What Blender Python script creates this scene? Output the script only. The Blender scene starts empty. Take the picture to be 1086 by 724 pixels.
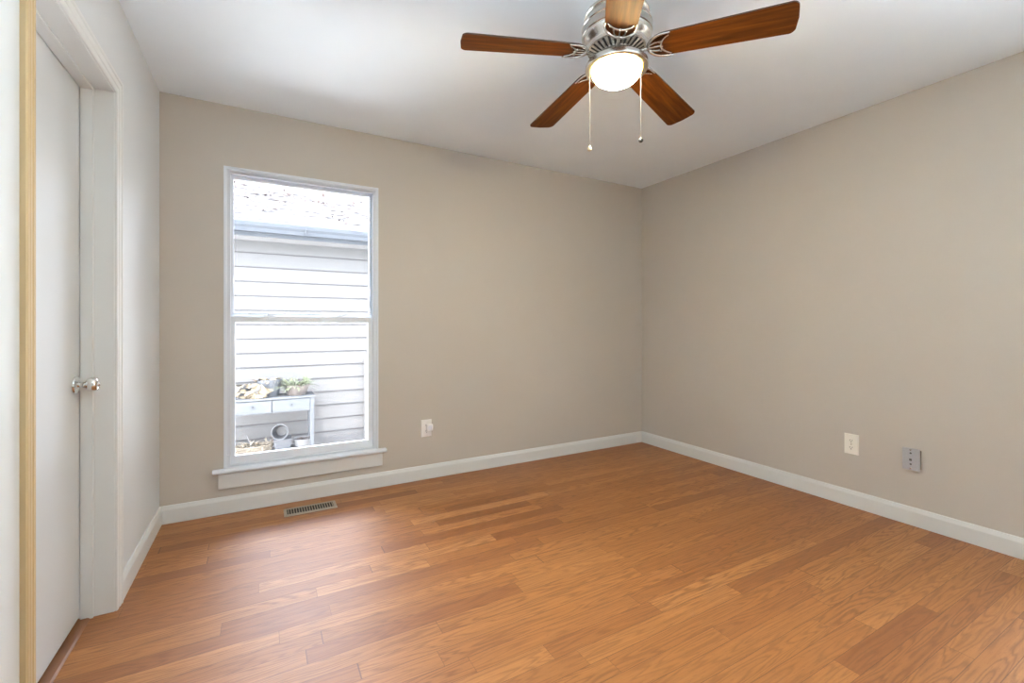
import bpy, bmesh, math, random
from mathutils import Vector, Matrix
random.seed(7)
S = bpy.context.scene
COL = S.collection
PI = math.pi

# ------------------------------------------------------------------ camera
cd = bpy.data.cameras.new('camera')
cam = bpy.data.objects.new('camera', cd); COL.objects.link(cam)
cam.location = (0.5114, -3.172, 1.125)
cam.rotation_euler = (PI/2, 0, math.radians(-29.05))
cd.sensor_width = 36; cd.lens = 36*475/1086
cd.shift_y = -17.5/1086
cd.clip_start = .02
S.camera = cam
# ------------------------------------------------------------------ world, lights, exposure
S.view_settings.view_transform = 'Standard'; S.view_settings.look = 'None'
S.view_settings.gamma = 1; S.view_settings.use_curve_mapping = False
S.view_settings.exposure = 1.33
S.cycles.use_denoising = True
S.cycles.max_bounces = 10; S.cycles.diffuse_bounces = 6; S.cycles.transparent_max_bounces = 12
S.cycles.sample_clamp_indirect = 6
SKY = 3.0
SUN = 3.8
BOWL = 100.0
FILL2 = 1600.0
FILL1 = 75.0
w = bpy.data.worlds.new('sky'); S.world = w; w.use_nodes = True
nt = w.node_tree; bg = nt.nodes['Background']
sk = nt.nodes.new('ShaderNodeTexSky'); sk.sky_type = 'NISHITA'; sk.sun_disc = False
sk.sun_elevation = math.radians(48); sk.sun_rotation = math.radians(270); sk.dust_density = 2.5
hs = nt.nodes.new('ShaderNodeHueSaturation'); hs.inputs['Saturation'].default_value = .35      # hazy day
nt.links.new(sk.outputs[0], hs.inputs['Color']); nt.links.new(hs.outputs[0], bg.inputs[0]); bg.inputs[1].default_value = SKY
sl = bpy.data.lights.new('sun', 'SUN'); sl.energy = SUN; sl.angle = math.radians(1.5); sl.color = (1, .97, .92)
so = bpy.data.objects.new('sun', sl); COL.objects.link(so); so.location = (1, -6, 9)
so.rotation_euler = Vector((.25, .80, -.70)).to_track_quat('-Z', 'Y').to_euler()
# added fill lamp outside the added window (right wall, beside the camera)
al = bpy.data.lights.new('right_fill_light', 'AREA'); al.shape = 'RECTANGLE'; al.size = 3.2; al.size_y = 2.6
al.energy = FILL2; al.color = (.74, .89, 1.0)
ao = bpy.data.objects.new('right_fill_light', al); COL.objects.link(ao)
al.spread = math.radians(110); ao.location = (9.4, -2.95, -.64)       # unseen lamp standing in for ground bounce
ao.rotation_euler = Vector((-5.7, 0, 1.8)).to_track_quat('-Z', 'Z').to_euler()

# second added fill lamp, standing in for ground bounce below the first window
al = bpy.data.lights.new('garden_fill_light', 'AREA'); al.shape = 'RECTANGLE'; al.size = 3.0; al.size_y = 1.0
al.energy = FILL1; al.color = (.84, .93, 1.0)
ao = bpy.data.objects.new('garden_fill_light', al); COL.objects.link(ao); ao.location = (.75, 1.95, -.54)
al.spread = PI
ao.rotation_euler = Vector((0, -.35, 1)).to_track_quat('-Z', 'Z').to_euler()

# ------------------------------------------------------------------ materials
class NB:
    def __init__(s, name):
        s.m = bpy.data.materials.new(name); s.m.use_nodes = True
        s.t = s.m.node_tree; s.n = s.t.nodes; s.b = s.n['Principled BSDF']; s.out = s.n['Material Output']
    def node(s, ty, **k):
        x = s.n.new(ty)
        for a, v in k.items(): setattr(x, a, v)
        return x
    def link(s, a, b): s.t.links.new(a, b)
    def put(s, sock, v):
        if hasattr(v, 'is_output') or isinstance(v, bpy.types.NodeSocket): s.link(v, sock)
        else: sock.default_value = v
    def math(s, op, a, b=0.0, c=0.0):
        x = s.node('ShaderNodeMath', operation=op)
        for i, v in enumerate((a, b, c)): s.put(x.inputs[i], v)
        return x.outputs[0]
    def comb(s, a, b, c):
        x = s.node('ShaderNodeCombineXYZ')
        for i, v in enumerate((a, b, c)): s.put(x.inputs[i], v)
        return x.outputs[0]
    def sep(s):
        tc = s.node('ShaderNodeTexCoord'); x = s.node('ShaderNodeSeparateXYZ'); s.link(tc.outputs['Object'], x.inputs[0])
        return x.outputs
    def noise(s, vec, scale=1.0, detail=2.0, rough=.5):
        x = s.node('ShaderNodeTexNoise'); s.put(x.inputs['Vector'], vec)
        x.inputs['Scale'].default_value = scale; x.inputs['Detail'].default_value = detail; x.inputs['Roughness'].default_value = rough
        return x.outputs[0]
    def white(s, vec, dim='3D'):
        x = s.node('ShaderNodeTexWhiteNoise', noise_dimensions=dim); s.put(x.inputs['W' if dim == '1D' else 'Vector'], vec)
        return x.outputs['Value']
    def ramp(s, fac, stops):
        x = s.node('ShaderNodeValToRGB'); s.put(x.inputs[0], fac); e = x.color_ramp.elements
        while len(e) < len(stops): e.new(.5)
        for el, (p, c) in zip(e, stops): el.position = p; el.color = (*c, 1)
        return x.outputs[0]
    def mix(s, f, a, b, mode='MIX'):
        x = s.node('ShaderNodeMix', data_type='RGBA', blend_type=mode)
        s.put(x.inputs[0], f)
        for i, v in ((6, a), (7, b)): s.put(x.inputs[i], v if not isinstance(v, tuple) else (*v[:3], 1))
        return x.outputs[2]
    def bump(s, h, strength=.2, dist=.002):
        x = s.node('ShaderNodeBump'); x.inputs['Strength'].default_value = strength; x.inputs['Distance'].default_value = dist
        s.link(h, x.inputs['Height']); s.link(x.outputs[0], s.b.inputs['Normal'])
    def set(s, **k):
        for a, v in k.items(): s.put(s.b.inputs[a.replace('_', ' ')], (*v, 1) if isinstance(v, tuple) else v)
        return s

def paint(name, c, rough=.5, bumpy=.0, var=.03, scale=3.0):
    """painted surface: a faint mottled tone and roller texture"""
    q = NB(name); tc = q.node('ShaderNodeTexCoord')
    n = q.noise(tc.outputs['Object'], scale, 3)
    a = tuple(x*(1-var) for x in c); b = tuple(min(1, x*(1+var)) for x in c)
    q.set(Base_Color=q.mix(n, a, b), Roughness=rough)
    if bumpy: q.bump(q.noise(tc.outputs['Object'], 260, 2), bumpy, .0015)
    return q.m

def matte(name, c, rough=.8, var=.03, scale=3.0):
    m = paint(name, c, rough, 0, var, scale); m.node_tree.nodes['Principled BSDF'].inputs['Specular IOR Level'].default_value = 0.04
    return m

def metal(name, c, rough=.3, aniso=0.0):
    q = NB(name); tc = q.node('ShaderNodeTexCoord')
    n = q.noise(tc.outputs['Object'], 90, 2)
    q.set(Base_Color=q.mix(n, tuple(x*.93 for x in c), c), Metallic=1.0, Roughness=rough)
    if aniso: q.set(Anisotropic=aniso)
    return q.m

def floor_mat():
    q = NB('oak_planks'); x, y, z = q.sep()
    W = .0762
    yr = q.math('DIVIDE', q.math('ADD', y, 13.05), W)
    row = q.math('FLOOR', yr)
    fy = q.math('FRACT', yr)
    r1 = q.white(row, '1D'); r2 = q.white(q.math('ADD', row, .37), '1D')
    xs = q.math('ADD', q.math('ADD', x, 20.0), q.math('MULTIPLY', r1, 5.3))
    xs = q.math('ADD', xs, q.math('MULTIPLY', q.math('SINE', q.math('ADD', q.math('MULTIPLY', xs, 2.3), q.math('MULTIPLY', r2, 6.28))), .26))
    L = q.math('ADD', .62, q.math('MULTIPLY', r2, .55))
    xr = q.math('DIVIDE', xs, L)
    colm = q.math('FLOOR', xr); fx = q.math('FRACT', xr)
    idv = q.comb(row, colm, 0.0)
    v = q.white(idv); v2 = q.white(q.comb(colm, row, 5.0))
    off = q.math('MULTIPLY', v, 60.0); off2 = q.math('MULTIPLY', v2, 40.0)
    # cathedral grain: contour lines of a stretched noise
    n1 = q.noise(q.comb(q.math('ADD', q.math('MULTIPLY', x, .9), off), q.math('ADD', q.math('MULTIPLY', y, 11.0), off2), off), 1.0, 3, .45)
    rings = q.math('ADD', q.math('MULTIPLY', q.math('SINE', q.math('MULTIPLY', n1, 135.0)), .5), .5)
    rings = q.math('POWER', rings, 2.2)
    pores = q.noise(q.comb(q.math('MULTIPLY', x, 30.0), q.math('ADD', q.math('MULTIPLY', y, 330.0), off), off2), 1.0, 2, .6)
    streak = q.noise(q.comb(q.math('ADD', q.math('MULTIPLY', x, 2.4), off2), q.math('MULTIPLY', y, 90.0), off), 1.0, 4, .65)
    base = q.ramp(v, [(0, (.250, .086, .022)), (.12, (.315, .117, .029)), (.5, (.380, .152, .039)), (.8, (.420, .175, .047)), (1, (.460, .205, .063))])
    base = q.mix(q.math('MULTIPLY', rings, q.math('ADD', .42, q.math('MULTIPLY', v2, .30))), base, (.17, .060, .015))
    base = q.mix(q.math('MULTIPLY', q.math('SUBTRACT', streak, .32), 1.1), base, (.20, .072, .020))
    base = q.mix(q.math('MULTIPLY', q.math('GREATER_THAN', pores, .62), .28), base, (.12, .045, .015))
    dy = q.math('MULTIPLY', q.math('MINIMUM', fy, q.math('SUBTRACT', 1.0, fy)), W)
    dx = q.math('MULTIPLY', q.math('MINIMUM', fx, q.math('SUBTRACT', 1.0, fx)), L)
    gap = q.math('LESS_THAN', q.math('MINIMUM', dy, dx), .0010)
    base = q.mix(q.math('MULTIPLY', gap, .65), base, (.07, .026, .010))
    hgt = q.math('SUBTRACT', q.math('MULTIPLY', pores, .25), gap)
    hgt = q.math('ADD', hgt, q.math('MULTIPLY', rings, -.12))
    q.set(Base_Color=base, Roughness=q.math('ADD', .43, q.math('MULTIPLY', streak, .14)), Coat_Weight=.2, Coat_Roughness=.42)
    q.b.inputs['Specular IOR Level'].default_value = .5
    q.bump(hgt, .25, .0012)
    return q.m

def blade_mat():
    q = NB('walnut_blade'); x, y, z = q.sep()
    n = q.noise(q.comb(q.math('MULTIPLY', x, 3.0), q.math('MULTIPLY', y, 45.0), q.math('MULTIPLY', z, 4.0)), 1.0, 4, .6)
    m = q.noise(q.comb(q.math('MULTIPLY', x, 2.0), q.math('MULTIPLY', y, 9.0), 3.0), 1.0, 2, .5)
    c = q.ramp(n, [(.25, (.020, .005, .0015)), (.5, (.092, .026, .004)), (.75, (.20, .064, .007))])
    c = q.mix(q.math('MULTIPLY', m, .6), c, (.10, .030, .008))
    q.set(Base_Color=c, Roughness=.45, Specular_IOR_Level=.06)
    return q.m

def glass_mat(name='window_glass', veil=1.0):
    q = NB(name)
    tr = q.node('ShaderNodeBsdfTransparent'); gl = q.node('ShaderNodeBsdfGlossy'); gl.inputs['Roughness'].default_value = .02
    fr = q.node('ShaderNodeFresnel'); fr.inputs[0].default_value = 1.35
    m1 = q.node('ShaderNodeMixShader'); q.link(fr.outputs[0], m1.inputs[0]); q.link(tr.outputs[0], m1.inputs[1]); q.link(gl.outputs[0], m1.inputs[2])
    # pale haze mixed into the pane to wash out the view
    tc = q.node('ShaderNodeTexCoord'); n = q.noise(tc.outputs['Object'], 5, 4)
    du = q.node('ShaderNodeBsdfTranslucent'); du.inputs[0].default_value = (.93, .96, 1, 1)
    m2 = q.node('ShaderNodeMixShader'); q.link(q.math('ADD', .004*veil, q.math('MULTIPLY', n, .003*veil)), m2.inputs[0])
    q.link(m1.outputs[0], m2.inputs[1]); q.link(du.outputs[0], m2.inputs[2])
    q.link(m2.outputs[0], q.out.inputs[0])
    return q.m

def bowl_mat():
    q = NB('lit_opal_glass')
    x, y, z = q.sep()                       # the glass near the rim is farther from the bulb
    d = q.math('MULTIPLY', q.math('ADD', z, .232), -1/.066)
    q.set(Base_Color=(.9, .85, .7), Roughness=.25, Emission_Color=q.ramp(d, [(0, (1.0, .58, .07)), (.22, (1.0, .66, .14)), (.5, (1.0, .85, .54)), (1, (1.0, .90, .66))]))
    q.put(q.b.inputs['Emission Strength'], q.math('MULTIPLY_ADD', q.math('POWER', q.math('MAXIMUM', d, 0.0), .6), BOWL, 7.0))
    return q.m

def shingle_mat():
    q = NB('roof_shingles'); x, y, z = q.sep()
    n = q.noise(q.comb(q.math('MULTIPLY', x, 3.3), q.math('MULTIPLY', z, 10.0), 0.0), 1.0, 3, .7)
    f = q.noise(q.comb(q.math('MULTIPLY', x, 60.0), q.math('MULTIPLY', y, 60.0), q.math('MULTIPLY', z, 60.0)), 1.0, 2)
    c = q.ramp(n, [(.3, (.024, .024, .026)), (.55, (.046, .046, .048)), (.8, (.062, .062, .062))])
    q.set(Base_Color=q.mix(q.math('MULTIPLY', f, .5), c, (.045, .044, .044)), Roughness=.9, Specular_IOR_Level=.04)
    return q.m

def leaf_mat(name, c1, c2):
    q = NB(name); tc = q.node('ShaderNodeTexCoord')
    q.set(Base_Color=q.mix(q.noise(tc.outputs['Object'], 14, 2), c1, c2), Roughness=.7)
    return q.m

M = dict(
    floor=floor_mat(),
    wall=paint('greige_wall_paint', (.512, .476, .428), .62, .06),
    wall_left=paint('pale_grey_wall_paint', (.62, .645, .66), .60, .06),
    ceil=paint('ceiling_paint', (.83, .905, .965), .8, .08),
    trim=paint('trim_enamel', (.65, .665, .66), .32),
    door=paint('door_enamel', (.60, .63, .655), .35),
    tan=paint('tan_casing', (.53, .40, .22), .45),
    vinyl=paint('window_vinyl', (.72, .77, .84), .32),
    nickel=metal('brushed_nickel', (.70, .67, .62), .27, .5),
    dark=paint('dark_recess', (.02, .018, .016), .8),
    chrome=metal('polished_knob', (.80, .79, .77), .10),
    blade=blade_mat(), blade_edge=paint('blade_edge', (.05, .022, .012), .5),
    glass=glass_mat(), clean=glass_mat('clean_window_glass', 0.0), bowl=bowl_mat(),
    chain=metal('ball_chain', (.22, .21, .19), .5), brass=metal('pale_brass', (.85, .78, .60), .3), fobdark=paint('dark_fob', (.06, .06, .065), .4),
    plate=paint('white_plastic', (.84, .83, .82), .35), ivory=paint('ivory_plastic', (.83, .80, .72), .35),
    plug=paint('bright_white_plastic', (.90, .90, .92), .3), lens=paint('plug_lens', (.74, .76, .84), .2),
    greybox=paint('grey_steel_plate', (.40, .40, .42), .45, .15, .12, 160), box_shade=paint('olive_shaded_box', (.22, .20, .15), .6),
    slot=paint('socket_slot', (.10, .09, .08), .6),
    vent=paint('register_enamel', (.31, .28, .23), .4), bar=paint('register_bar', (.26, .22, .16), .4),
    siding=matte('painted_siding', (.060, .0605, .0615), .8, .03, 6), lap_shade=matte('lap_shadow', (.026, .026, .028)), gutter=matte('gutter_enamel', (.030, .034, .040)),
    shingle=shingle_mat(), soffit=matte('soffit_paint', (.090, .090, .092)),
    ground=paint('pale_concrete', (.62, .61, .59), .95, .0, .2, 2), roofing=paint('roof_felt', (.12, .12, .12), .9),
    table=matte('table_paint', (.046, .050, .055)), tknob=matte('table_knob', (.022, .023, .025)),
    pot=paint('slate_blue_pot', (.014, .018, .024), .55), pot2=paint('clay_pot', (.04, .032, .028), .7), nurs=paint('black_nursery_pot', (.009, .011, .014), .5),
    blocker=matte('blocker_render', (.16, .16, .15)),
    soil=paint('potting_soil', (.10, .075, .055), .95, .0, .3, 30), tray=matte('white_basin', (.10, .102, .105)),
    straw=leaf_mat('dry_straw', (.07, .058, .04), (.11, .096, .072)), dry=leaf_mat('dry_leaf', (.055, .038, .017), (.075, .060, .036)),
    green=leaf_mat('green_leaf', (.026, .038, .015), (.05, .06, .03)), litter=leaf_mat('leaf_litter', (.016, .007, .005), (.034, .018, .014)),
    basket=paint('wicker_weave', (.065, .054, .038), .8, .0, .3, 60), post=paint('weathered_post', (.07, .07, .07), .7, .0, .12, 8),
    thresh=paint('threshold_wood', (.20, .082, .032), .4, .0, .2, 12),
)

# ------------------------------------------------------------------ mesh helpers
def props(o, label=None, cat=None, group=None, kind=None):
    if label: o['label'] = label
    if cat: o['category'] = cat
    if group: o['group'] = group
    if kind: o['kind'] = kind
    return o
def empty(name, loc=(0, 0, 0), parent=None):
    o = bpy.data.objects.new(name, None); o.empty_display_size = .05; COL.objects.link(o); o.location = loc
    if parent: o.parent = parent
    return o
def obj(name, bm, mats, parent=None, smooth=False, bevel=0, loc=None, angle=35):
    bmesh.ops.recalc_face_normals(bm, faces=bm.faces)
    me = bpy.data.meshes.new(name); bm.to_mesh(me); bm.free()
    for m in (mats if isinstance(mats, (list, tuple)) else [mats]): me.materials.append(m)
    o = bpy.data.objects.new(name, me); COL.objects.link(o)
    if parent: o.parent = parent
    if loc: o.location = loc
    if smooth:
        for p in me.polygons: p.use_smooth = True
        try: me.set_sharp_from_angle(angle=math.radians(angle))
        except Exception: pass
    if bevel:
        b = o.modifiers.new('bevel', 'BEVEL'); b.width = bevel; b.segments = 2; b.limit_method = 'ANGLE'; b.angle_limit = math.radians(40)
    return o
def nb(): return bmesh.new()
def box(bm, x0, x1, y0, y1, z0, z1, mi=0):
    r = bmesh.ops.create_cube(bm, size=1)
    for v in r['verts']:
        v.co = Vector(((x0+x1)/2+v.co.x*(x1-x0), (y0+y1)/2+v.co.y*(y1-y0), (z0+z1)/2+v.co.z*(z1-z0)))
    for f in {f for v in r['verts'] for f in v.link_faces}: f.material_index = mi
    return r['verts']
def ring(bm, x0, x1, z0, z1, wl, wr, wb, wt, y0, y1):
    """rectangular frame in the xz plane from y0 to y1"""
    def loop(a, b, c, d, y): return [bm.verts.new((p, y, q)) for p, q in ((a, c), (b, c), (b, d), (a, d))]
    of = loop(x0, x1, z0, z1, y0); jf = loop(x0+wl, x1-wr, z0+wb, z1-wt, y0)
    ob = loop(x0, x1, z0, z1, y1); jb = loop(x0+wl, x1-wr, z0+wb, z1-wt, y1)
    for i in range(4):
        j = (i+1) % 4
        bm.faces.new((of[i], of[j], jf[j], jf[i])); bm.faces.new((ob[i], jb[i], jb[j], ob[j]))
        bm.faces.new((of[i], ob[i], ob[j], of[j])); bm.faces.new((jf[i], jf[j], jb[j], jb[i]))
def prism(bm, pts, a, b, place):
    """closed profile pts (u,v) swept from a to b; place(u,v,t)->xyz"""
    A = [bm.verts.new(place(u, v, a)) for u, v in pts]; B = [bm.verts.new(place(u, v, b)) for u, v in pts]
    n = len(pts)
    for i in range(n): bm.faces.new((A[i], A[(i+1) % n], B[(i+1) % n], B[i]))
    bm.faces.new(A); bm.faces.new(list(reversed(B)))
def lathe(bm, prof, seg=48, mi=0, cap0=False, cap1=False, c=(0, 0)):
    rows = []
    for r, z in prof:
        rows.append([bm.verts.new((c[0]+r*math.cos(2*PI*i/seg), c[1]+r*math.sin(2*PI*i/seg), z)) for i in range(seg)] if r > 1e-6 else [bm.verts.new((c[0], c[1], z))])
    for A, B in zip(rows, rows[1:]):
        for i in range(seg):
            j = (i+1) % seg
            if len(A) == 1 and len(B) == 1: continue
            if len(A) == 1: f = bm.faces.new((A[0], B[j], B[i]))
            elif len(B) == 1: f = bm.faces.new((A[i], A[j], B[0]))
            else: f = bm.faces.new((A[i], A[j], B[j], B[i]))
            f.material_index = mi
    if cap0 and len(rows[0]) > 1: bm.faces.new(rows[0]).material_index = mi
    if cap1 and len(rows[-1]) > 1: bm.faces.new(list(reversed(rows[-1]))).material_index = mi
def tube(bm, pts, rad, seg=8, mi=0):
    pts = [Vector(p) for p in pts]; rows = []
    R = rad if isinstance(rad, (list, tuple)) else [rad]*len(pts)
    for i, p in enumerate(pts):
        d = (pts[min(i+1, len(pts)-1)]-pts[max(i-1, 0)]).normalized()
        up = Vector((0, 0, 1)) if abs(d.z) < .95 else Vector((1, 0, 0))
        a = d.cross(up).normalized(); b = a.cross(d).normalized()
        rows.append([bm.verts.new(p+(a*math.cos(2*PI*k/seg)+b*math.sin(2*PI*k/seg))*R[i]) for k in range(seg)])
    for A, B in zip(rows, rows[1:]):
        for i in range(seg):
            bm.faces.new((A[i], A[(i+1) % seg], B[(i+1) % seg], B[i])).material_index = mi
    bm.faces.new(rows[0]).material_index = mi; bm.faces.new(list(reversed(rows[-1]))).material_index = mi

X1, H, YR = 3.706, 2.44, -3.45
T = .12
# ------------------------------------------------------------------ the room shell
bm = nb(); box(bm, -.75, X1+T, YR-T, T, -.15, 0)
props(obj('floor', bm, M['floor']), 'oak strip floor with warm brown planks', 'floor', kind='structure')
bm = nb(); box(bm, -.75, X1+T, YR-T, T, H, H+.14)
props(obj('ceiling', bm, M['ceil']), 'flat white painted ceiling above the fan', 'ceiling', kind='structure')
def wall_with_hole(bm, ax, a0, a1, n0, n1, z0, z1, h):
    """wall along axis ax from a0 to a1, between n0 and n1; hole h=(b0,b1,c0,c1)"""
    def bx(p, q, r, s):
        if ax == 'x': box(bm, p, q, n0, n1, r, s)
        else: box(bm, n0, n1, p, q, r, s)
    b0, b1, c0, c1 = h
    bx(a0, b0, z0, z1); bx(b1, a1, z0, z1)
    if c0 > z0: bx(b0, b1, z0, c0)
    bx(b0, b1, c1, z1)
WX0, WX1, WZ0, WZ1 = .318, 1.198, .262, 2.062
bm = nb(); wall_with_hole(bm, 'x', 0, X1, 0, T, 0, H, (WX0, WX1, WZ0, WZ1))
props(obj('wall_back', bm, M['wall']), 'greige wall holding the window', 'wall', kind='structure')
DY0, DY1, DZ = -1.592, -.877, 2.038
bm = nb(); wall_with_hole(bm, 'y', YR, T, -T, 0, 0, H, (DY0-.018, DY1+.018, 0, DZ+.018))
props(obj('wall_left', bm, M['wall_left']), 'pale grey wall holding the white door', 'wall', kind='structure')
W2Y0, W2Y1 = -3.38, -2.60
bm = nb(); wall_with_hole(bm, 'y', YR, T, X1, X1+T, 0, H, (W2Y0, W2Y1, WZ0, WZ1))
props(obj('wall_right', bm, M['wall']), 'blank greige wall with two low wall plates', 'wall', kind='structure')
bm = nb(); box(bm, -T, X1+T, YR-T, YR, 0, H)
props(obj('wall_rear', bm, M['wall']), 'greige wall behind the viewpoint', 'wall', kind='structure')
bm = nb(); box(bm, -.75, -.70, -2.2, -.5, 0, H); box(bm, -.70, -T, -.55, -.5, 0, H); box(bm, -.70, -T, -2.2, -2.15, 0, H)
props(obj('wall_closet', bm, M['wall']), 'closet walls behind the white door', 'wall', kind='structure')
bm = nb(); box(bm, -.75, X1+T, YR-T, T-.01, -.8, -.15)
props(obj('wall_foundation', bm, M['siding']), 'house foundation below the floor', 'wall', kind='structure')
bm = nb(); box(bm, -1.2, X1+2.6, YR-.6, T+.35, H+.14, H+.30)  # unseen right overhang stretched outward to block sky light
props(obj('roof', bm, M['roofing']), 'low roof over the room, right overhang stretched to block sky light', 'roof', kind='structure')

# baseboards
BBP = [(0, 0), (.013, 0), (.013, .078), (.0105, .086), (.0085, .092), (.006, .100), (0, .102)]
def bb(name, a, b, place, label):
    bm = nb(); prism(bm, BBP, a, b, place)
    props(obj(name, bm, M['trim'], bevel=.0015), label, 'baseboard', kind='structure')
bb('baseboard_back', 0, X1, lambda u, v, t: (t, -u, v), 'white baseboard below the window')
bb('baseboard_left', -.812, -.0, lambda u, v, t: (u, t, v), 'short white baseboard between door casing and corner')
bb('baseboard_right', YR, 0, lambda u, v, t: (X1-u, t, v), 'long white baseboard below the two wall plates')
bb('baseboard_rear', 0, X1, lambda u, v, t: (t, YR+u, v), 'white baseboard behind the viewpoint')

# ------------------------------------------------------------------ door, jamb, casing
jr = props(empty('trim_1', (0, -1.25, 0)), 'white door jamb and casing around the closed door', 'door trim', kind='structure')
def J(name, bm, m, bevel=.001):
    o = obj(name, bm, m, bevel=bevel); o.parent = jr; o.matrix_parent_inverse = Matrix.Translation((0, 1.25, 0)); return o
bm = nb()
box(bm, -T, 0, DY1, DY1+.018, 0, DZ+.018); box(bm, -T, 0, DY0-.018, DY0, 0, DZ+.018); box(bm, -T, 0, DY0, DY1, DZ, DZ+.018)
J('jamb', bm, M['trim'])
bm = nb()
box(bm, -.098, -.060, DY1-.011, DY1, 0, DZ); box(bm, -.098, -.060, DY0, DY0+.011, 0, DZ); box(bm, -.098, -.060, DY0+.011, DY1-.011, DZ-.011, DZ)
J('door_stop', bm, M['trim'], .002)
CP = [(0, 0), (0, .007), (.004, .0095), (.018, .0100), (.022, .0075), (.026, .0105), (.040, .0125), (.045, .0105), (.050, .0145), (.060, .0145), (.064, .011), (.064, 0)]
def casing(name, side, m):
    bm = nb(); r = .003
    y0, y1, zt = DY0-r, DY1+r, DZ+r
    def pt(u, v, end):
        if side == 'far': return (v, y1+u, 0 if end == 0 else zt+u)
        if side == 'near': return (v, y0-u, 0 if end == 0 else zt+u)
        return (v, y0-u if end == 0 else y1+u, zt+u)
    prism(bm, CP, 0, 1, pt); J(name, bm, m, 0)
casing('casing_leg', 'far', M['trim']); casing('casing_head', 'head', M['trim']); casing('casing_leg', 'near', M['tan'])  # near leg has a tan tone, the other pieces are pale
bm = nb(); prism(bm, [(-.118, 0), (-.068, 0), (-.068, .001), (-.074, .006), (-.110, .006), (-.118, .001)], DY0, DY1, lambda u, v, t: (u, t, v))
J('threshold', bm, M['thresh'], 0)['label'] = 'brown wooden threshold'

dr = props(empty('door_1', (-.1175, DY0+.004, 0)), 'closed flush white door in the left wall with polished knob', 'door', kind='structure')
bm = nb(); box(bm, -.018, .018, 0, DY1-DY0-.008, .016, DZ-.004)
obj('door_slab', bm, M['door'], dr, bevel=.0015)
KY = -.936-(DY0+.004)
bm = nb()
lathe(bm, [(0, .002), (.031, .002), (.033, .004), (.031, .008), (.020, .013), (.014, .016), (0, .016)], 40)
ro = obj('rosette', bm, M['chrome'], dr, True); ro.location = (.017, KY, .902); ro.rotation_euler = (0, PI/2, 0)
bm = nb()
lathe(bm, [(.0105, .010), (.0095, .020), (.011, .030), (.014, .034), (.0225, .039), (.0275, .048), (.0275, .056), (.024, .064), (.016, .069), (.008, .070), (.007, .074), (0, .074)], 40)
kn = obj('door_knob', bm, M['chrome'], dr, True); kn.location = (.017, KY, .902); kn.rotation_euler = (0, PI/2, 0)

# ------------------------------------------------------------------ windows
def sash_window(name, to_world, label, with_lock=True):
    """local x across, y outwards, z up"""
    root = props(empty(name), label, 'window', kind='structure'); root.matrix_world = to_world
    a, b = WX0, WX1
    bm = nb(); ring(bm, a-.013, b+.013, WZ0+.004, WZ1+.013, .014, .014, .004, .014, -.006, .004)
    obj('edge_trim', bm, M['vinyl'], root, bevel=.001)
    bm = nb(); ring(bm, a, b, WZ0, WZ1, .016, .016, .016, .020, .004, .100)
    ring(bm, a+.012, b-.012, WZ0+.012, WZ1-.012, .010, .010, .008, .014, .004, .018)
    ring(bm, a+.012, b-.012, WZ0+.012, WZ1-.012, .010, .010, .008, .014, .052, .058)
    if with_lock: box(bm, a+.001, a+.020, -.003, .012, WZ0+.018, WZ0+.085)
    obj('frame', bm, M['vinyl'], root, bevel=.001)
    up = obj('upper_sash', (lambda q: (ring(q, a+.016, b-.016, 1.165, WZ1-.018, .019, .019, .034, .022, .062, .092), q)[1])(nb()), M['vinyl'], root, bevel=.002)
    bm = nb(); box(bm, a+.03, b-.03, .076, .079, 1.19, WZ1-.03); obj('pane', bm, M['glass' if with_lock else 'clean'], up)
    lo = obj('lower_sash', (lambda q: (ring(q, a+.018, b-.018, WZ0+.016, 1.180, .025, .034, .052, .038, .020, .050), q)[1])(nb()), M['vinyl'], root, bevel=.002)
    bm = nb(); box(bm, a+.035, b-.045, .034, .037, WZ0+.05, 1.15); obj('pane', bm, M['glass' if with_lock else 'clean'], lo)
    for lx in (.545, .970):
        bm = nb(); box(bm, lx-.026, lx+.026, .022, .048, 1.180, 1.186)
        lathe(bm, [(.011, 1.186), (.011, 1.196), (.006, 1.198), (0, 1.198)], 16, c=(lx, .036))
        box(bm, lx-.002, lx+.034, .026, .034, 1.189, 1.196)
        obj('sash_lock', bm, M['vinyl'], lo, bevel=.001)
    return root
sash_window('window_1', Matrix.Identity(4), 'tall white double hung window looking out on white siding')
m2 = Matrix.Translation((X1, 0, 0)) @ Matrix.Rotation(-PI/2, 4, 'Z') @ Matrix.Translation((-(WX0+WX1)/2, 0, 0))
m2 = Matrix.Translation((0, (W2Y0+W2Y1)/2, 0)) @ m2 @ Matrix.Translation(((WX0+WX1)/2, 0, 0)) @ Matrix.Diagonal((((W2Y1-W2Y0)/(WX1-WX0)), 1, 1, 1)) @ Matrix.Translation((-(WX0+WX1)/2, 0, 0))
sash_window('added_fill_window', m2, 'unseen white window added in the right wall to admit fill light', False)  # unseen window added so fill light can enter
bm = nb(); prism(bm, [(.018, .244), (-.030, .244), (-.037, .248), (-.040, .256), (-.037, .264), (-.030, .268), (.018, .268)], .250, 1.262, lambda u, v, t: (t, u, v))
props(obj('trim_2', bm, M['vinyl'], bevel=.002), 'white window stool under the double hung window', 'window sill', kind='structure')
bm = nb(); box(bm, .278, 1.236, -.016, 0, .150, .244)
props(obj('trim_3', bm, M['trim'], bevel=.003), 'white apron board under the window stool', 'window trim', kind='structure')

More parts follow.
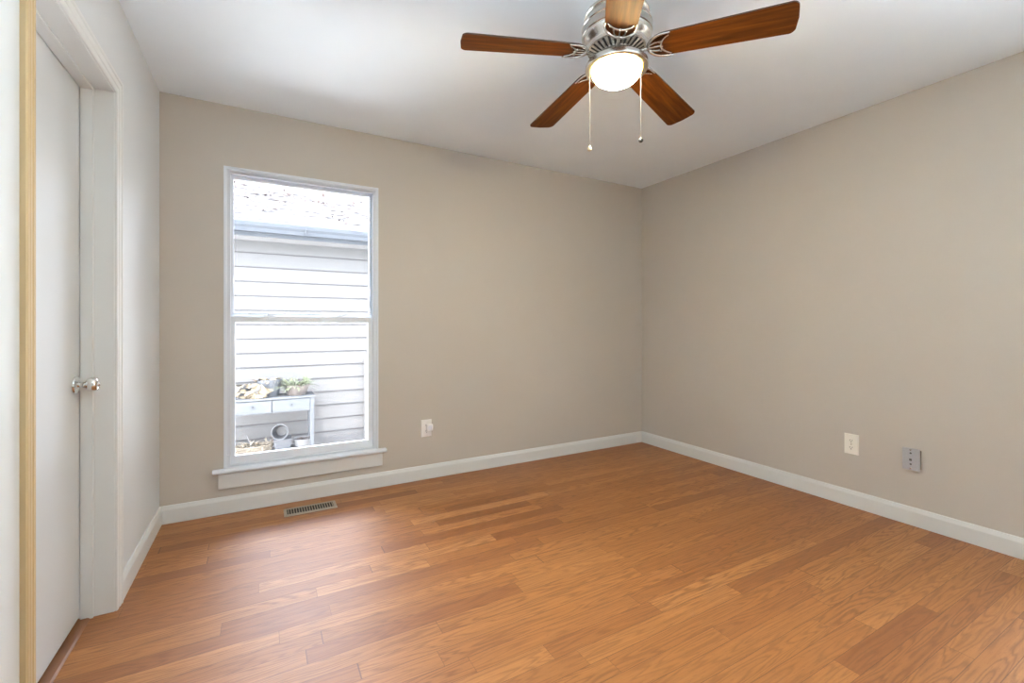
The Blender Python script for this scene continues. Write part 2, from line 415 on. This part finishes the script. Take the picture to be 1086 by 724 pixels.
# ------------------------------------------------------------------ ceiling fan
FX, FY = 1.824, -1.7233
fan = props(empty('ceiling_fan', (FX, FY, H)), 'brushed nickel ceiling fan with five brown wooden blades and lit glass bowl', 'ceiling fan')
bm = nb()
lathe(bm, [(.128, 0), (.134, -.003), (.136, -.014), (.131, -.018), (.135, -.022), (.140, -.040), (.146, -.050), (.147, -.058), (.1435, -.061), (.1465, -.064), (.146, -.092),
           (.1425, -.095), (.145, -.098), (.143, -.108), (.136, -.118), (.127, -.128), (.122, -.136), (.1215, -.143), (.117, -.146), (.105, -.146)], 72)
obj('motor_housing', bm, M['nickel'], fan, True)
bm = nb(); lathe(bm, [(.117, -.144), (.068, -.166), (.05, -.150)], 48)
obj('motor_core', bm, M['dark'], fan, True)
bm = nb()
for i in range(28):
    a = 2*PI*i/28; r = Matrix.Rotation(a, 4, 'Z')
    vs = [r @ Vector(p) for p in ((.119, -.0078, -.146), (.119, .0078, -.146), (.072, .0042, -.168), (.072, -.0042, -.168))]
    ws = [v+Vector((0, 0, .005)) for v in vs]
    A = [bm.verts.new(v) for v in vs]; B = [bm.verts.new(v) for v in ws]
    bm.faces.new(A); bm.faces.new(B[::-1])
    for k in range(4): bm.faces.new((A[k], B[k], B[(k+1) % 4], A[(k+1) % 4]))
lathe(bm, [(.121, -.142), (.121, -.149), (.114, -.151), (.114, -.144)], 48)
lathe(bm, [(.076, -.160), (.077, -.170), (.068, -.172), (.066, -.160)], 48)
obj('vent_ring', bm, M['nickel'], fan, True)
bm = nb(); lathe(bm, [(.064, -.152), (.066, -.158), (.066, -.172), (.060, -.175), (.044, -.175), (.044, -.198)], 40)
obj('flywheel', bm, M['nickel'], fan, True)
bm = nb(); lathe(bm, [(.040, -.186), (.052, -.188), (.070, -.192), (.104, -.199), (.124, -.206), (.130, -.212), (.132, -.226), (.130, -.232), (.122, -.236), (.108, -.234), (.107, -.222), (.04, -.210)], 64)
obj('light_fitter', bm, M['nickel'], fan, True)
bm = nb(); pr = [(.104, -.222), (.105, -.232)]
for i in range(1, 13):
    a = PI/2*i/12; pr.append((.105*math.cos(a), -.232-.066*math.sin(a)))
pr[-1] = (0, pr[-1][1]); lathe(bm, pr, 64)
obj('glass_bowl', bm, M['bowl'], fan, True, angle=80)['label'] = 'lit opal glass bowl'
# blades
def half(r):
    if r < .205: return .061*math.sqrt(max(0, 1-((.205-r)/.072)**2))
    return .061+(.075-.061)*(r-.205)/(.66-.205)
def blade_mesh():
    bm = nb(); up = []
    for i in range(13): up.append((.133+.072*(1-math.cos(PI/2*i/12)), None))
    pts = [(r, half(r)) for r, _ in up] + [(.66-.030, half(.63))]
    hw = half(.66); c = .026
    for i in range(1, 9):
        a = PI/2*i/8; pts.append((.66-c-.004+c*math.sin(a), hw-c+c*math.cos(a)))
    pts.append((.66, 0))
    full = pts + [(r, -h) for r, h in reversed(pts[1:-1])]
    A = [bm.verts.new((r, h, -.003)) for r, h in full]; B = [bm.verts.new((r, h, .003)) for r, h in full]
    bm.faces.new(A); bm.faces.new(B[::-1]); n = len(full)
    for i in range(n): bm.faces.new((A[i], A[(i+1) % n], B[(i+1) % n], B[i])).material_index = 1
    return bm
def iron_mesh():
    """crescent bracket under the blade root with a Y of prongs, and the arm to the hub"""
    bm = nb(); z = -.0065
    pts, rad = [], []
    for i in range(25):
        t = -1+2*i/24; a = t*PI*.5
        r = .205-.074*math.cos(a); h = .061*math.sin(a)
        if abs(t) > .86: r += (abs(t)-.86)*.13
        pts.append((r, h, z)); rad.append(.0028+.0042*(1-abs(t))**.6)
    tube(bm, pts, rad, 8)
    p2, r2 = [], []
    for i in range(17):
        t = -1+2*i/16; p2.append((.212-.036*(1-t*t)**.8+.006, .050*t, z)); r2.append(.0024+.0026*(1-abs(t)))
    tube(bm, p2, r2, 8)
    for s in (-1, 0, 1): tube(bm, [(.136, s*.012, z), (.158, s*.022, z), (.184, s*.024, z)], .0032, 8)
    for s in (-1, 1): lathe(bm, [(.0, z-.005), (.005, z-.004), (.006, z), (0, z)], 12, c=(.180, s*.024))
    lathe(bm, [(.0, z-.005), (.005, z-.004), (.006, z), (0, z)], 12, c=(.186, 0))
    tube(bm, [(.050, 0, -.008), (.085, 0, -.012), (.105, 0, -.013), (.120, 0, -.010), (.136, 0, z)], [.009, .0085, .0075, .007, .0085], 10)
    return bm
bl = obj('fan_blade', blade_mesh(), [M['blade'], M['blade_edge']], fan); ir = obj('blade_iron', iron_mesh(), M['nickel'], bl, True)
PH, PIT, DROOP, BZ = 45.634-29.05, -.176, .067, 2.2796-H
TW = [(0, .036, 0), (-1.6, .014, 0), (0, -.038, 0), (0, 0, 0), (0, 0, 0)]       # small differences from blade to blade
for k in range(5):
    if k == 0: o = bl
    else:
        o = bl.copy(); COL.objects.link(o); i2 = ir.copy(); COL.objects.link(i2); i2.parent = o
    da, dd, dp = TW[k]
    a = math.radians(PH+72*k+da)
    o.matrix_local = Matrix.Translation((0, 0, BZ)) @ Matrix.Rotation(a, 4, 'Z') @ Matrix.Rotation(DROOP+dd, 4, 'Y') @ Matrix.Rotation(PIT+dp, 4, 'X')
# pull chains: world spots from the photo
def chain(dx, dy, ztop, zbot, fobm, shape):
    bm = nb(); tube(bm, [(dx, dy, ztop+.004), (dx, dy, (ztop+zbot)/2), (dx, dy, zbot)], .0007, 6)
    n = 40
    for i in range(n):
        zz = ztop+(zbot-ztop)*(i+.5)/n
        lathe(bm, [(0, zz+.0016), (.0014, zz), (0, zz-.0016)], 6, c=(dx, dy))
    ch = obj('pull_chain', bm, M['chain'], fan, True)
    bm = nb(); lathe(bm, [(r, zbot-z) for r, z in shape], 20, c=(dx, dy)); obj('chain_fob', bm, fobm, ch, True)
c29, s29 = math.cos(math.radians(29.05)), math.sin(math.radians(29.05))
def fanlocal(u, D):
    X = (u-543)/475*D
    return (X*c29+D*s29+.5114-FX, -X*s29+D*c29-3.172-FY)
chain(*fanlocal(625.3, 1.86), -.224, 1.866-H, M['brass'], [(0, -.006), (.004, -.004), (.0035, 0), (.008, .006), (.0095, .014), (.008, .017), (0, .017)])
chain(*fanlocal(679.6, 1.86), -.222, 1.898-H, M['fobdark'], [(0, -.006), (.005, -.003), (.010, .004), (.010, .010), (.005, .015), (0, .016)])

# ------------------------------------------------------------------ wall plates
def outlet(loc, rotz, label, mat, w2=.040, h2=.063):
    """local: x across, -y out of the wall"""
    r = props(empty('wall_outlet', loc), label, 'outlet'); r.rotation_euler = (0, 0, rotz)
    bm = nb(); prism(bm, [(-w2, -h2), (w2, -h2), (w2, h2), (-w2, h2)], 0, 1, lambda u, v, t: (u*(1 if t == 0 else .93), 0 if t == 0 else -.006, v*(1 if t == 0 else .955)))
    obj('cover_plate', bm, mat, r, bevel=.001)
    for s in (-1, 1):
        bm = nb(); pts = []
        for i in range(28):
            a = 2*PI*i/28; pts.append((.0175*math.cos(a), max(-.0135, min(.0135, .0175*math.sin(a)))+s*.0215))
        prism(bm, pts, -.005, -.0085, lambda u, v, t: (u, t, v)); f = obj('receptacle', bm, mat, r)
        bm = nb()
        box(bm, -.0075, -.0050, -.0090, -.0080, s*.0215-.0015, s*.0215+.0075); box(bm, .0050, .0075, -.0090, -.0080, s*.0215-.0005, s*.0215+.0070)
        lathe(bm, [(0, 0), (.0028, 0), (.0028, .001), (0, .001)], 12)
        for v in bm.verts:
            if abs(v.co.z) < .0011 and v.co.x**2+v.co.y**2 < .0001 and v.co.y > -.006: v.co = Vector((v.co.x, -.0080-v.co.z, s*.0215-.0075+v.co.y))
        obj('slot', bm, M['slot'], f)
    bm = nb(); lathe(bm, [(0, .0085), (.003, .008), (.0035, .005), (0, .005)], 12)
    o = obj('screw', bm, M['nickel'], r, True); o.rotation_euler = (PI/2, 0, 0)
    return r
outlet((1.555, 0, .370), 0, 'white outlet plate on the window wall, a small square plug in it', M['plate'])
outlet((X1, -1.765, .386), PI/2*-1, 'ivory outlet plate with empty sockets on the right wall', M['ivory'])
pl = props(empty('plug_in_night_light', (1.572, -.0085, .378)), 'small square bright white plug-in light stuck in the outlet beside the window', 'plug-in light')
bm = nb(); box(bm, -.024, .024, -.030, 0, -.026, .026); obj('body', bm, M['plug'], pl, bevel=.007)
bm = nb(); box(bm, -.014, .014, -.0325, -.030, -.015, .015); obj('lens', bm, M['lens'], pl, bevel=.001)
# grey steel box
gb = props(empty('cable_jack_box', (X1, -2.066, .376)), 'grey steel cable jack box standing proud of the right wall', 'wall jack'); gb.rotation_euler = (0, 0, -PI/2)
bm = nb(); box(bm, -.034, .036, -.026, 0, -.054, .050); obj('back_box', bm, M['box_shade'], gb, bevel=.002)['label'] = 'box side darkened to olive for its shade'  # the side's shade is put into its dark olive colour
bm = nb(); box(bm, -.038, .040, -.033, -.026, -.061, .061); obj('cover_plate', bm, M['greybox'], gb, bevel=.002)
bm = nb(); box(bm, -.009, .009, -.036, -.033, -.012, .010); jk = obj('jack', bm, M['greybox'], gb, bevel=.001)
bm = nb(); box(bm, -.005, .006, -.0366, -.0355, -.009, .003); obj('jack_opening', bm, M['slot'], jk)
for z, m, nme in ((.052, 'chrome', 'screw'), (-.050, 'chrome', 'screw')):
    bm = nb(); lathe(bm, [(0, .037), (.004, .036), (.006, .033), (0, .033)], 16)
    o = obj(nme, bm, M[m], gb, True); o.rotation_euler = (PI/2, 0, 0); o.location = (0, 0, z)
for z in (.033, -.028):
    bm = nb(); lathe(bm, [(0, .0345), (.004, .0342), (.005, .033), (0, .033)], 16)
    o = obj('screw_hole', bm, M['slot'], gb, True); o.rotation_euler = (PI/2, 0, 0); o.location = (0, 0, z)

# ------------------------------------------------------------------ floor register
fv = props(empty('floor_register', (.766, -.172, 0)), 'tan metal floor register with dark slots below the window', 'floor vent')
a2, b2 = .147, .062
bm = nb()
def lp(a, b, z): return [bm.verts.new((x, y, z)) for x, y in ((-a, -b), (a, -b), (a, b), (-a, b))]
L0, L1, L2, L3 = lp(a2, b2, 0), lp(a2-.008, b2-.008, .005), lp(a2-.017, b2-.020, .005), lp(a2-.017, b2-.020, .0008)
for P, Q in ((L0, L1), (L1, L2), (L2, L3)):
    for i in range(4): bm.faces.new((P[i], P[(i+1) % 4], Q[(i+1) % 4], Q[i]))
obj('frame', bm, M['vent'], fv)
bm = nb(); box(bm, -a2+.016, a2-.016, -b2+.019, b2-.019, .0004, .0012); obj('duct_opening', bm, M['dark'], fv)
bm = nb(); n = 18
for i in range(n):
    x = -a2+.017+(2*a2-.034)*(i+.5)/n+.0015
    box(bm, x-.0022, x+.0022, -b2+.020, b2-.020, .0012, .0046)
obj('louvers', bm, M['bar'], fv)

# ------------------------------------------------------------------ outside: neighbour's house
GZ = -.75
bm = nb(); box(bm, -14, 18, -14, 14, GZ-.2, GZ)
props(obj('ground', bm, M['ground']), 'pale concrete ground between the houses', 'ground', kind='structure')
bm = nb(); box(bm, 11.6, 11.8, -14, 8, GZ, 5.2)
props(obj('wall_blocker', bm, M['blocker']), 'tall unseen wall added to block sky light at the added window', 'wall', kind='structure')  # unseen blocker added to keep low sky light off the floor
NY = 4.2; EX = .204; Z0 = 2.160
nh = props(empty('neighbour_house', (1.5, NY, GZ)), 'white neighbouring house with lap siding and shingled eave seen through the window', 'house')
bm = nb(); x0, x1 = -4.5, 6.5
k0 = -15
for k in range(k0, 3):
    zb = Z0+EX*k; zt = zb+EX+.012
    prism(bm, [(NY-.022, zb), (NY-.006, zt), (NY+.01, zt), (NY+.01, zb), (NY-.004, zb)], x0, x1, lambda u, v, t: (t, u, v))
def rel(o, root):
    o.matrix_parent_inverse = Matrix.Translation(-Vector(root.location)); return o
def N(name, bm, m, smooth=False, bevel=0, root=None):
    root = root or nh
    return rel(obj(name, bm, m, root, smooth, bevel), root)
N('siding', bm, M['siding'])
bm = nb(); box(bm, x0, x1, NY+.01, NY+2.0, GZ, 2.45); pass
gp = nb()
for k in range(k0, 3): box(gp, x0, x1, NY-.0205, NY-.004, Z0+EX*k-.013, Z0+EX*k)  # dark strips painting in the shadow line under each lap
N('lap_shadow', gp, M['lap_shade']); N('wall_core', bm, M['siding'])
OV = .42; GY = NY-OV              # eave edge
GT, GB = 2.500, 2.372             # gutter lip and bottom
bm = nb(); prism(bm, [(GY, GB-.05), (GY+.02, GB-.05), (GY+.02, GT+.01), (GY, GT+.01)], x0, x1, lambda u, v, t: (t, u, v)); N('fascia', bm, M['gutter'])
bm = nb(); prism(bm, [(GY+.02, GB-.045), (NY-.01, GB-.045), (NY-.01, GB-.025), (GY+.02, GB-.025)], x0, x1, lambda u, v, t: (t, u, v)); N('soffit', bm, M['soffit'])
g = [(GY, GB), (GY-.075, GB), (GY-.085, GB+.045), (GY-.108, GB+.075), (GY-.118, GB+.11), (GY-.118, GT), (GY-.108, GT), (GY-.108, GB+.112), (GY-.098, GB+.08), (GY-.078, GB+.05), (GY-.068, GB+.008), (GY, GB+.008)]
bm = nb(); prism(bm, g, x0, x1, lambda u, v, t: (t, u, v))
box(bm, 1.025, 1.035, GY-.122, GY-.06, GB-.003, GT+.002)
N('gutter', bm, M['gutter'])
SL = .75
bm = nb(); ln = .115
for k in range(13):
    ya = GY-.03+ln*k; yb = ya+ln+.03
    za = GT+.012+SL*(ya-GY); zb = GT+.012+SL*(yb-GY)
    prism(bm, [(ya, za), (yb, zb-.016), (yb, zb-.024), (ya, za-.014)], x0, x1, lambda u, v, t: (t, u, v))
RY = GY-.03+ln*13; RZ = GT+SL*(RY-GY)           # ridge, then the far slope
prism(bm, [(RY, RZ-.01), (RY+.03, RZ+.01), (RY+.06, RZ), (RY+1.7, RZ-1.7*SL), (RY+1.7, RZ-1.7*SL-.03), (RY, RZ-.05)], x0, x1, lambda u, v, t: (t, u, v))
N('shingle_roof', bm, M['shingle'])
# scattered fallen leaves on the shingles
def leaf(bm, p, d, n, L, Wd, bend=.2):
    d = d.normalized(); s = d.cross(n).normalized(); n = s.cross(d).normalized(); rows = []
    for i in range(5):
        t = i/4; wd = Wd*math.sin(PI*min(.97, t*.9+.06))
        c = p+d*L*t-n*bend*L*t*t
        rows.append([bm.verts.new(c-s*wd+n*wd*.35), bm.verts.new(c), bm.verts.new(c+s*wd+n*wd*.35)])
    for A, B in zip(rows, rows[1:]):
        for i in range(2): bm.faces.new((A[i], A[i+1], B[i+1], B[i]))
rv = lambda a=1: Vector((random.uniform(-a, a), random.uniform(-a, a), random.uniform(-a, a)))
nrm = Vector((0, -SL, 1)).normalized()
bm = nb()
for cx, cy, n in [(.30, .62, 9), (.65, .72, 12), (.95, .78, 14), (1.25, .70, 16), (.45, .35, 8), (1.55, .40, 16), (1.75, .62, 10), (.9, .3, 6), (1.8, .3, 10), (.2, 1.0, 8), (2.0, .9, 10), (.8, 1.1, 8)]:
    for i in range(n*2):
        x = cx+random.gauss(0, .2); a = cy+random.gauss(0, .10)
        if a < .02: continue
        leaf(bm, Vector((x, GY+a, GT+.020+SL*a)), Vector((random.uniform(-1, 1), random.uniform(-.5, .5), random.uniform(0, .5))), nrm, random.uniform(.04, .07), random.uniform(.014, .024))
props(obj('leaf_litter', bm, M['litter']), 'brown fallen leaves scattered over the neighbouring roof', 'fallen leaves', kind='stuff')
# weathered post by the siding
po = props(empty('fence_post', (1.945, NY-.10, GZ)), 'weathered white post standing before the neighbouring siding', 'post')
bm = nb(); box(bm, -.040, .045, -.040, .040, 0, 1.36); box(bm, -.050, .055, -.048, .048, 1.36, 1.385)
for i in range(3): box(bm, -.036+.02*i, -.026+.02*i, -.037, .037, .1, 1.30)
obj('post_body', bm, M['post'], po, bevel=.004)

# ------------------------------------------------------------------ outside: console table and pots
TX0, TX1, TY0, TY1, TZ = .115, 1.130, 3.60, 4.03, .150
tb = props(empty('garden_table', (.62, 3.81, GZ)), 'pale blue garden table with two drawers and a low shelf', 'table')
bm = nb(); box(bm, TX0-.015, TX1+.01, TY0-.015, TY1, TZ-.022, TZ); N('tabletop', bm, M['table'], bevel=.003, root=tb)
for lx in (TX0, TX1-.05):
    for ly in (TY0, TY1-.05):
        bm = nb(); box(bm, lx, lx+.05, ly, ly+.05, GZ, TZ-.022); N('leg', bm, M['table'], bevel=.003, root=tb)
bm = nb(); box(bm, TX0+.05, TX1-.05, TY0+.012, TY0+.03, TZ-.205, TZ-.022); box(bm, TX0+.05, TX1-.05, TY1-.035, TY1-.02, TZ-.19, TZ-.022)
box(bm, TX0+.012, TX0+.03, TY0+.05, TY1-.05, TZ-.19, TZ-.022); box(bm, TX1-.03, TX1-.012, TY0+.05, TY1-.05, TZ-.19, TZ-.022)
N('apron', bm, M['table'], root=tb)
mid = .614
for xa, xb in ((TX0+.056, mid-.006), (mid+.006, TX1-.056)):
    bm = nb(); box(bm, xa, xb, TY0-.004, TY0+.014, TZ-.192, TZ-.034); d = N('drawer', bm, M['table'], bevel=.003, root=tb)
    xm = (xa+xb)/2; bm = nb(); tube(bm, [(xm, TY0-.003, TZ-.105), (xm, TY0-.012, TZ-.105), (xm, TY0-.016, TZ-.105), (xm, TY0-.028, TZ-.105)], [.006, .006, .013, .012], 12)
    kk = obj('knob', bm, M['tknob'], d, True); kk.matrix_parent_inverse = d.matrix_parent_inverse.copy() if False else Matrix.Identity(4)
SZ = -.600
bm = nb(); box(bm, TX0+.01, TX1-.01, TY0+.01, TY1-.01, SZ-.022, SZ); N('shelf', bm, M['table'], root=tb)

def pot(name, x, y, z, rb, rt, h, m, label, cat, soil=True, seg=32):
    r = props(empty(name, (x, y, z)), label, cat)
    bm = nb(); lathe(bm, [(0, .0), (rb, .0), (rb+(rt-rb)*.8, h*.82), (rt*1.03, h*.83), (rt*1.05, h), (rt*.95, h), (rt*.90, h*.84), (rb*.9, .012), (0, .012)], seg)
    obj('pot', bm, m, r, True)
    if soil:
        bm = nb(); rr = rt*.90
        lathe(bm, [(0, h*.80), (rr*.5, h*.81), (rr, h*.79), (rr, h*.70), (0, h*.70)], 24); obj('soil', bm, M['soil'], r, True)
    return r
# big slate pot with dried leaves spilling over
p1 = pot('potted_plant', .590, 3.80, TZ, .105, .150, .235, M['pot'], 'large slate blue pot of dried yellow leaves on the table', 'potted plant')
bm = nb()
for i in range(50):
    a = random.uniform(0, 2*PI); d = Vector((math.cos(a), math.sin(a), random.uniform(.1, .9)))
    leaf(bm, Vector((math.cos(a)*random.uniform(.02, .12)-.03, math.sin(a)*random.uniform(.02, .12), .20)), d, Vector((0, 0, 1))+rv(.4), random.uniform(.07, .13), random.uniform(.02, .034), .3)
for i in range(24):
    b = Vector((random.uniform(-.20, -.06), random.uniform(-.17, -.12), random.uniform(.02, .20)))
    leaf(bm, b, Vector((random.uniform(-1, 1), -.3, random.uniform(-1, .6))), Vector((0, -1, .3))+rv(.5), random.uniform(.08, .14), random.uniform(.02, .036), .3)
obj('dry_foliage', bm, M['dry'], p1)
p0 = pot('potted_plant', .265, 3.80, TZ, .085, .115, .17, M['pot'], 'small slate pot half hidden by dried leaves at the left table end', 'potted plant')
bm = nb()
for i in range(40):
    a = random.uniform(0, 2*PI); d = Vector((math.cos(a), math.sin(a), random.uniform(-.3, .6)))
    leaf(bm, Vector((math.cos(a)*.07, math.sin(a)*.07, random.uniform(.13, .17))), d, Vector((0, 0, 1))+rv(.4), random.uniform(.06, .12), random.uniform(.014, .028), .6)
for i in range(14):
    leaf(bm, Vector((random.uniform(-.12, .12), random.uniform(-.14, -.11), random.uniform(.0, .12))), Vector((random.uniform(-1, 1), -.2, random.uniform(-1, .5))), Vector((0, -1, .2))+rv(.4), random.uniform(.06, .10), random.uniform(.016, .028), .3)
obj('dry_foliage', bm, M['dry'], p0)
p2 = pot('potted_plant', .925, 3.80, TZ, .120, .165, .145, M['pot2'], 'low clay bowl of wispy green plants at the right table end', 'potted plant')
bm = nb()
for i in range(130):
    a = random.uniform(0, 2*PI); rr = random.uniform(.02, .14)
    d = Vector((math.cos(a)*.8, math.sin(a)*.8, random.uniform(.1, 1.0)))
    leaf(bm, Vector((math.cos(a)*rr-.03, math.sin(a)*rr, .12)), d, Vector((0, 0, 1))+rv(.2), random.uniform(.12, .25), random.uniform(.006, .013), random.uniform(.2, .65))
for i in range(14):
    leaf(bm, Vector((.13+random.uniform(-.02, .02), random.uniform(-.02, .02), .12)), Vector((random.uniform(-.35, .35), random.uniform(-.3, .3), 1)), Vector((0, -1, 0)), random.uniform(.10, .19), .010, .1)
obj('green_foliage', bm, M['green'], p2)
# shelf goods
np_ = pot('nursery_pot', .735, 3.72, SZ+.275, .070, .100, .15, M['nurs'], 'black plastic pot lying on its side, mouth to the window, on the low shelf', 'plant pot', False)
np_.rotation_euler = (math.radians(83), 0, math.radians(-12))
bx_ = props(empty('planter_box', (.745, 3.80, SZ)), 'blue grey planter box under the tipped black pot', 'planter box')
bm = nb(); prism(bm, [(-.105, -.12), (.105, -.12), (.105, .12), (-.105, .12)], 0, 1, lambda u, v, t: (u*(.88 if t == 0 else 1), v*(.88 if t == 0 else 1), .166*t))
box(bm, -.112, .112, -.127, .127, .150, .168); obj('planter_body', bm, M['pot'], bx_, bevel=.004)
bk = props(empty('wicker_basket', (.400, 3.76, SZ)), 'wicker basket heaped with dry straw on the low shelf', 'basket')
bm = nb(); seg = 40
for k in range(7):
    z = .006+.017*k; f = .86+.14*k/6
    tube(bm, [(.225*f*math.cos(2*PI*i/seg), .125*f*math.sin(2*PI*i/seg), z+.004*math.sin(i*PI/2+PI*k)) for i in range(seg+1)], .010, 6)
for i in range(20):
    a = 2*PI*i/20; tube(bm, [(.225*.86*math.cos(a), .125*.86*math.sin(a), 0), (.228*math.cos(a), .128*math.sin(a), .115)], .005, 5)
lathe(bm, [(0, .0), (.11, 0), (.11, .008), (0, .008)], 24)
obj('basket_weave', bm, M['basket'], bk, True)
bm = nb()
for i in range(150):
    a = random.uniform(0, 2*PI); q = math.sqrt(random.random())
    leaf(bm, Vector((.19*q*math.cos(a), .10*q*math.sin(a), random.uniform(.07, .12))), Vector((random.uniform(-1, 1), random.uniform(-1, 1), random.uniform(-.2, .7))), Vector((0, 0, 1))+rv(.3), random.uniform(.06, .14), random.uniform(.004, .012), .3)
obj('straw', bm, M['straw'], bk)
bm = nb(); tube(bm, [(-.02, -.02, .08), (-.05, -.02, .17), (-.085, -.03, .26)], .006, 6); obj('stick', bm, M['tray'], bk)
ts = props(empty('wash_basin', (1.000, 3.80, SZ)), 'shallow white basin with dry leaves in front of the right table leg', 'basin')
bm = nb(); lathe(bm, [(0, .02), (.085, .02), (.10, .03), (.125, .12), (.134, .124), (.134, .13), (.118, .13), (.095, .045), (0, .035)], 40)
lathe(bm, [(0, 0), (.09, 0), (.09, .02), (0, .02)], 30)
obj('basin_body', bm, M['tray'], ts, True)
bm = nb()
for i in range(40):
    a = random.uniform(0, 2*PI); q = .10*math.sqrt(random.random())
    leaf(bm, Vector((q*math.cos(a), q*math.sin(a), .115)), Vector((random.uniform(-1, 1), random.uniform(-1, 1), random.uniform(0, .5))), Vector((0, 0, 1))+rv(.3), random.uniform(.03, .06), .012, .3)
obj('leaves', bm, M['litter'], ts)
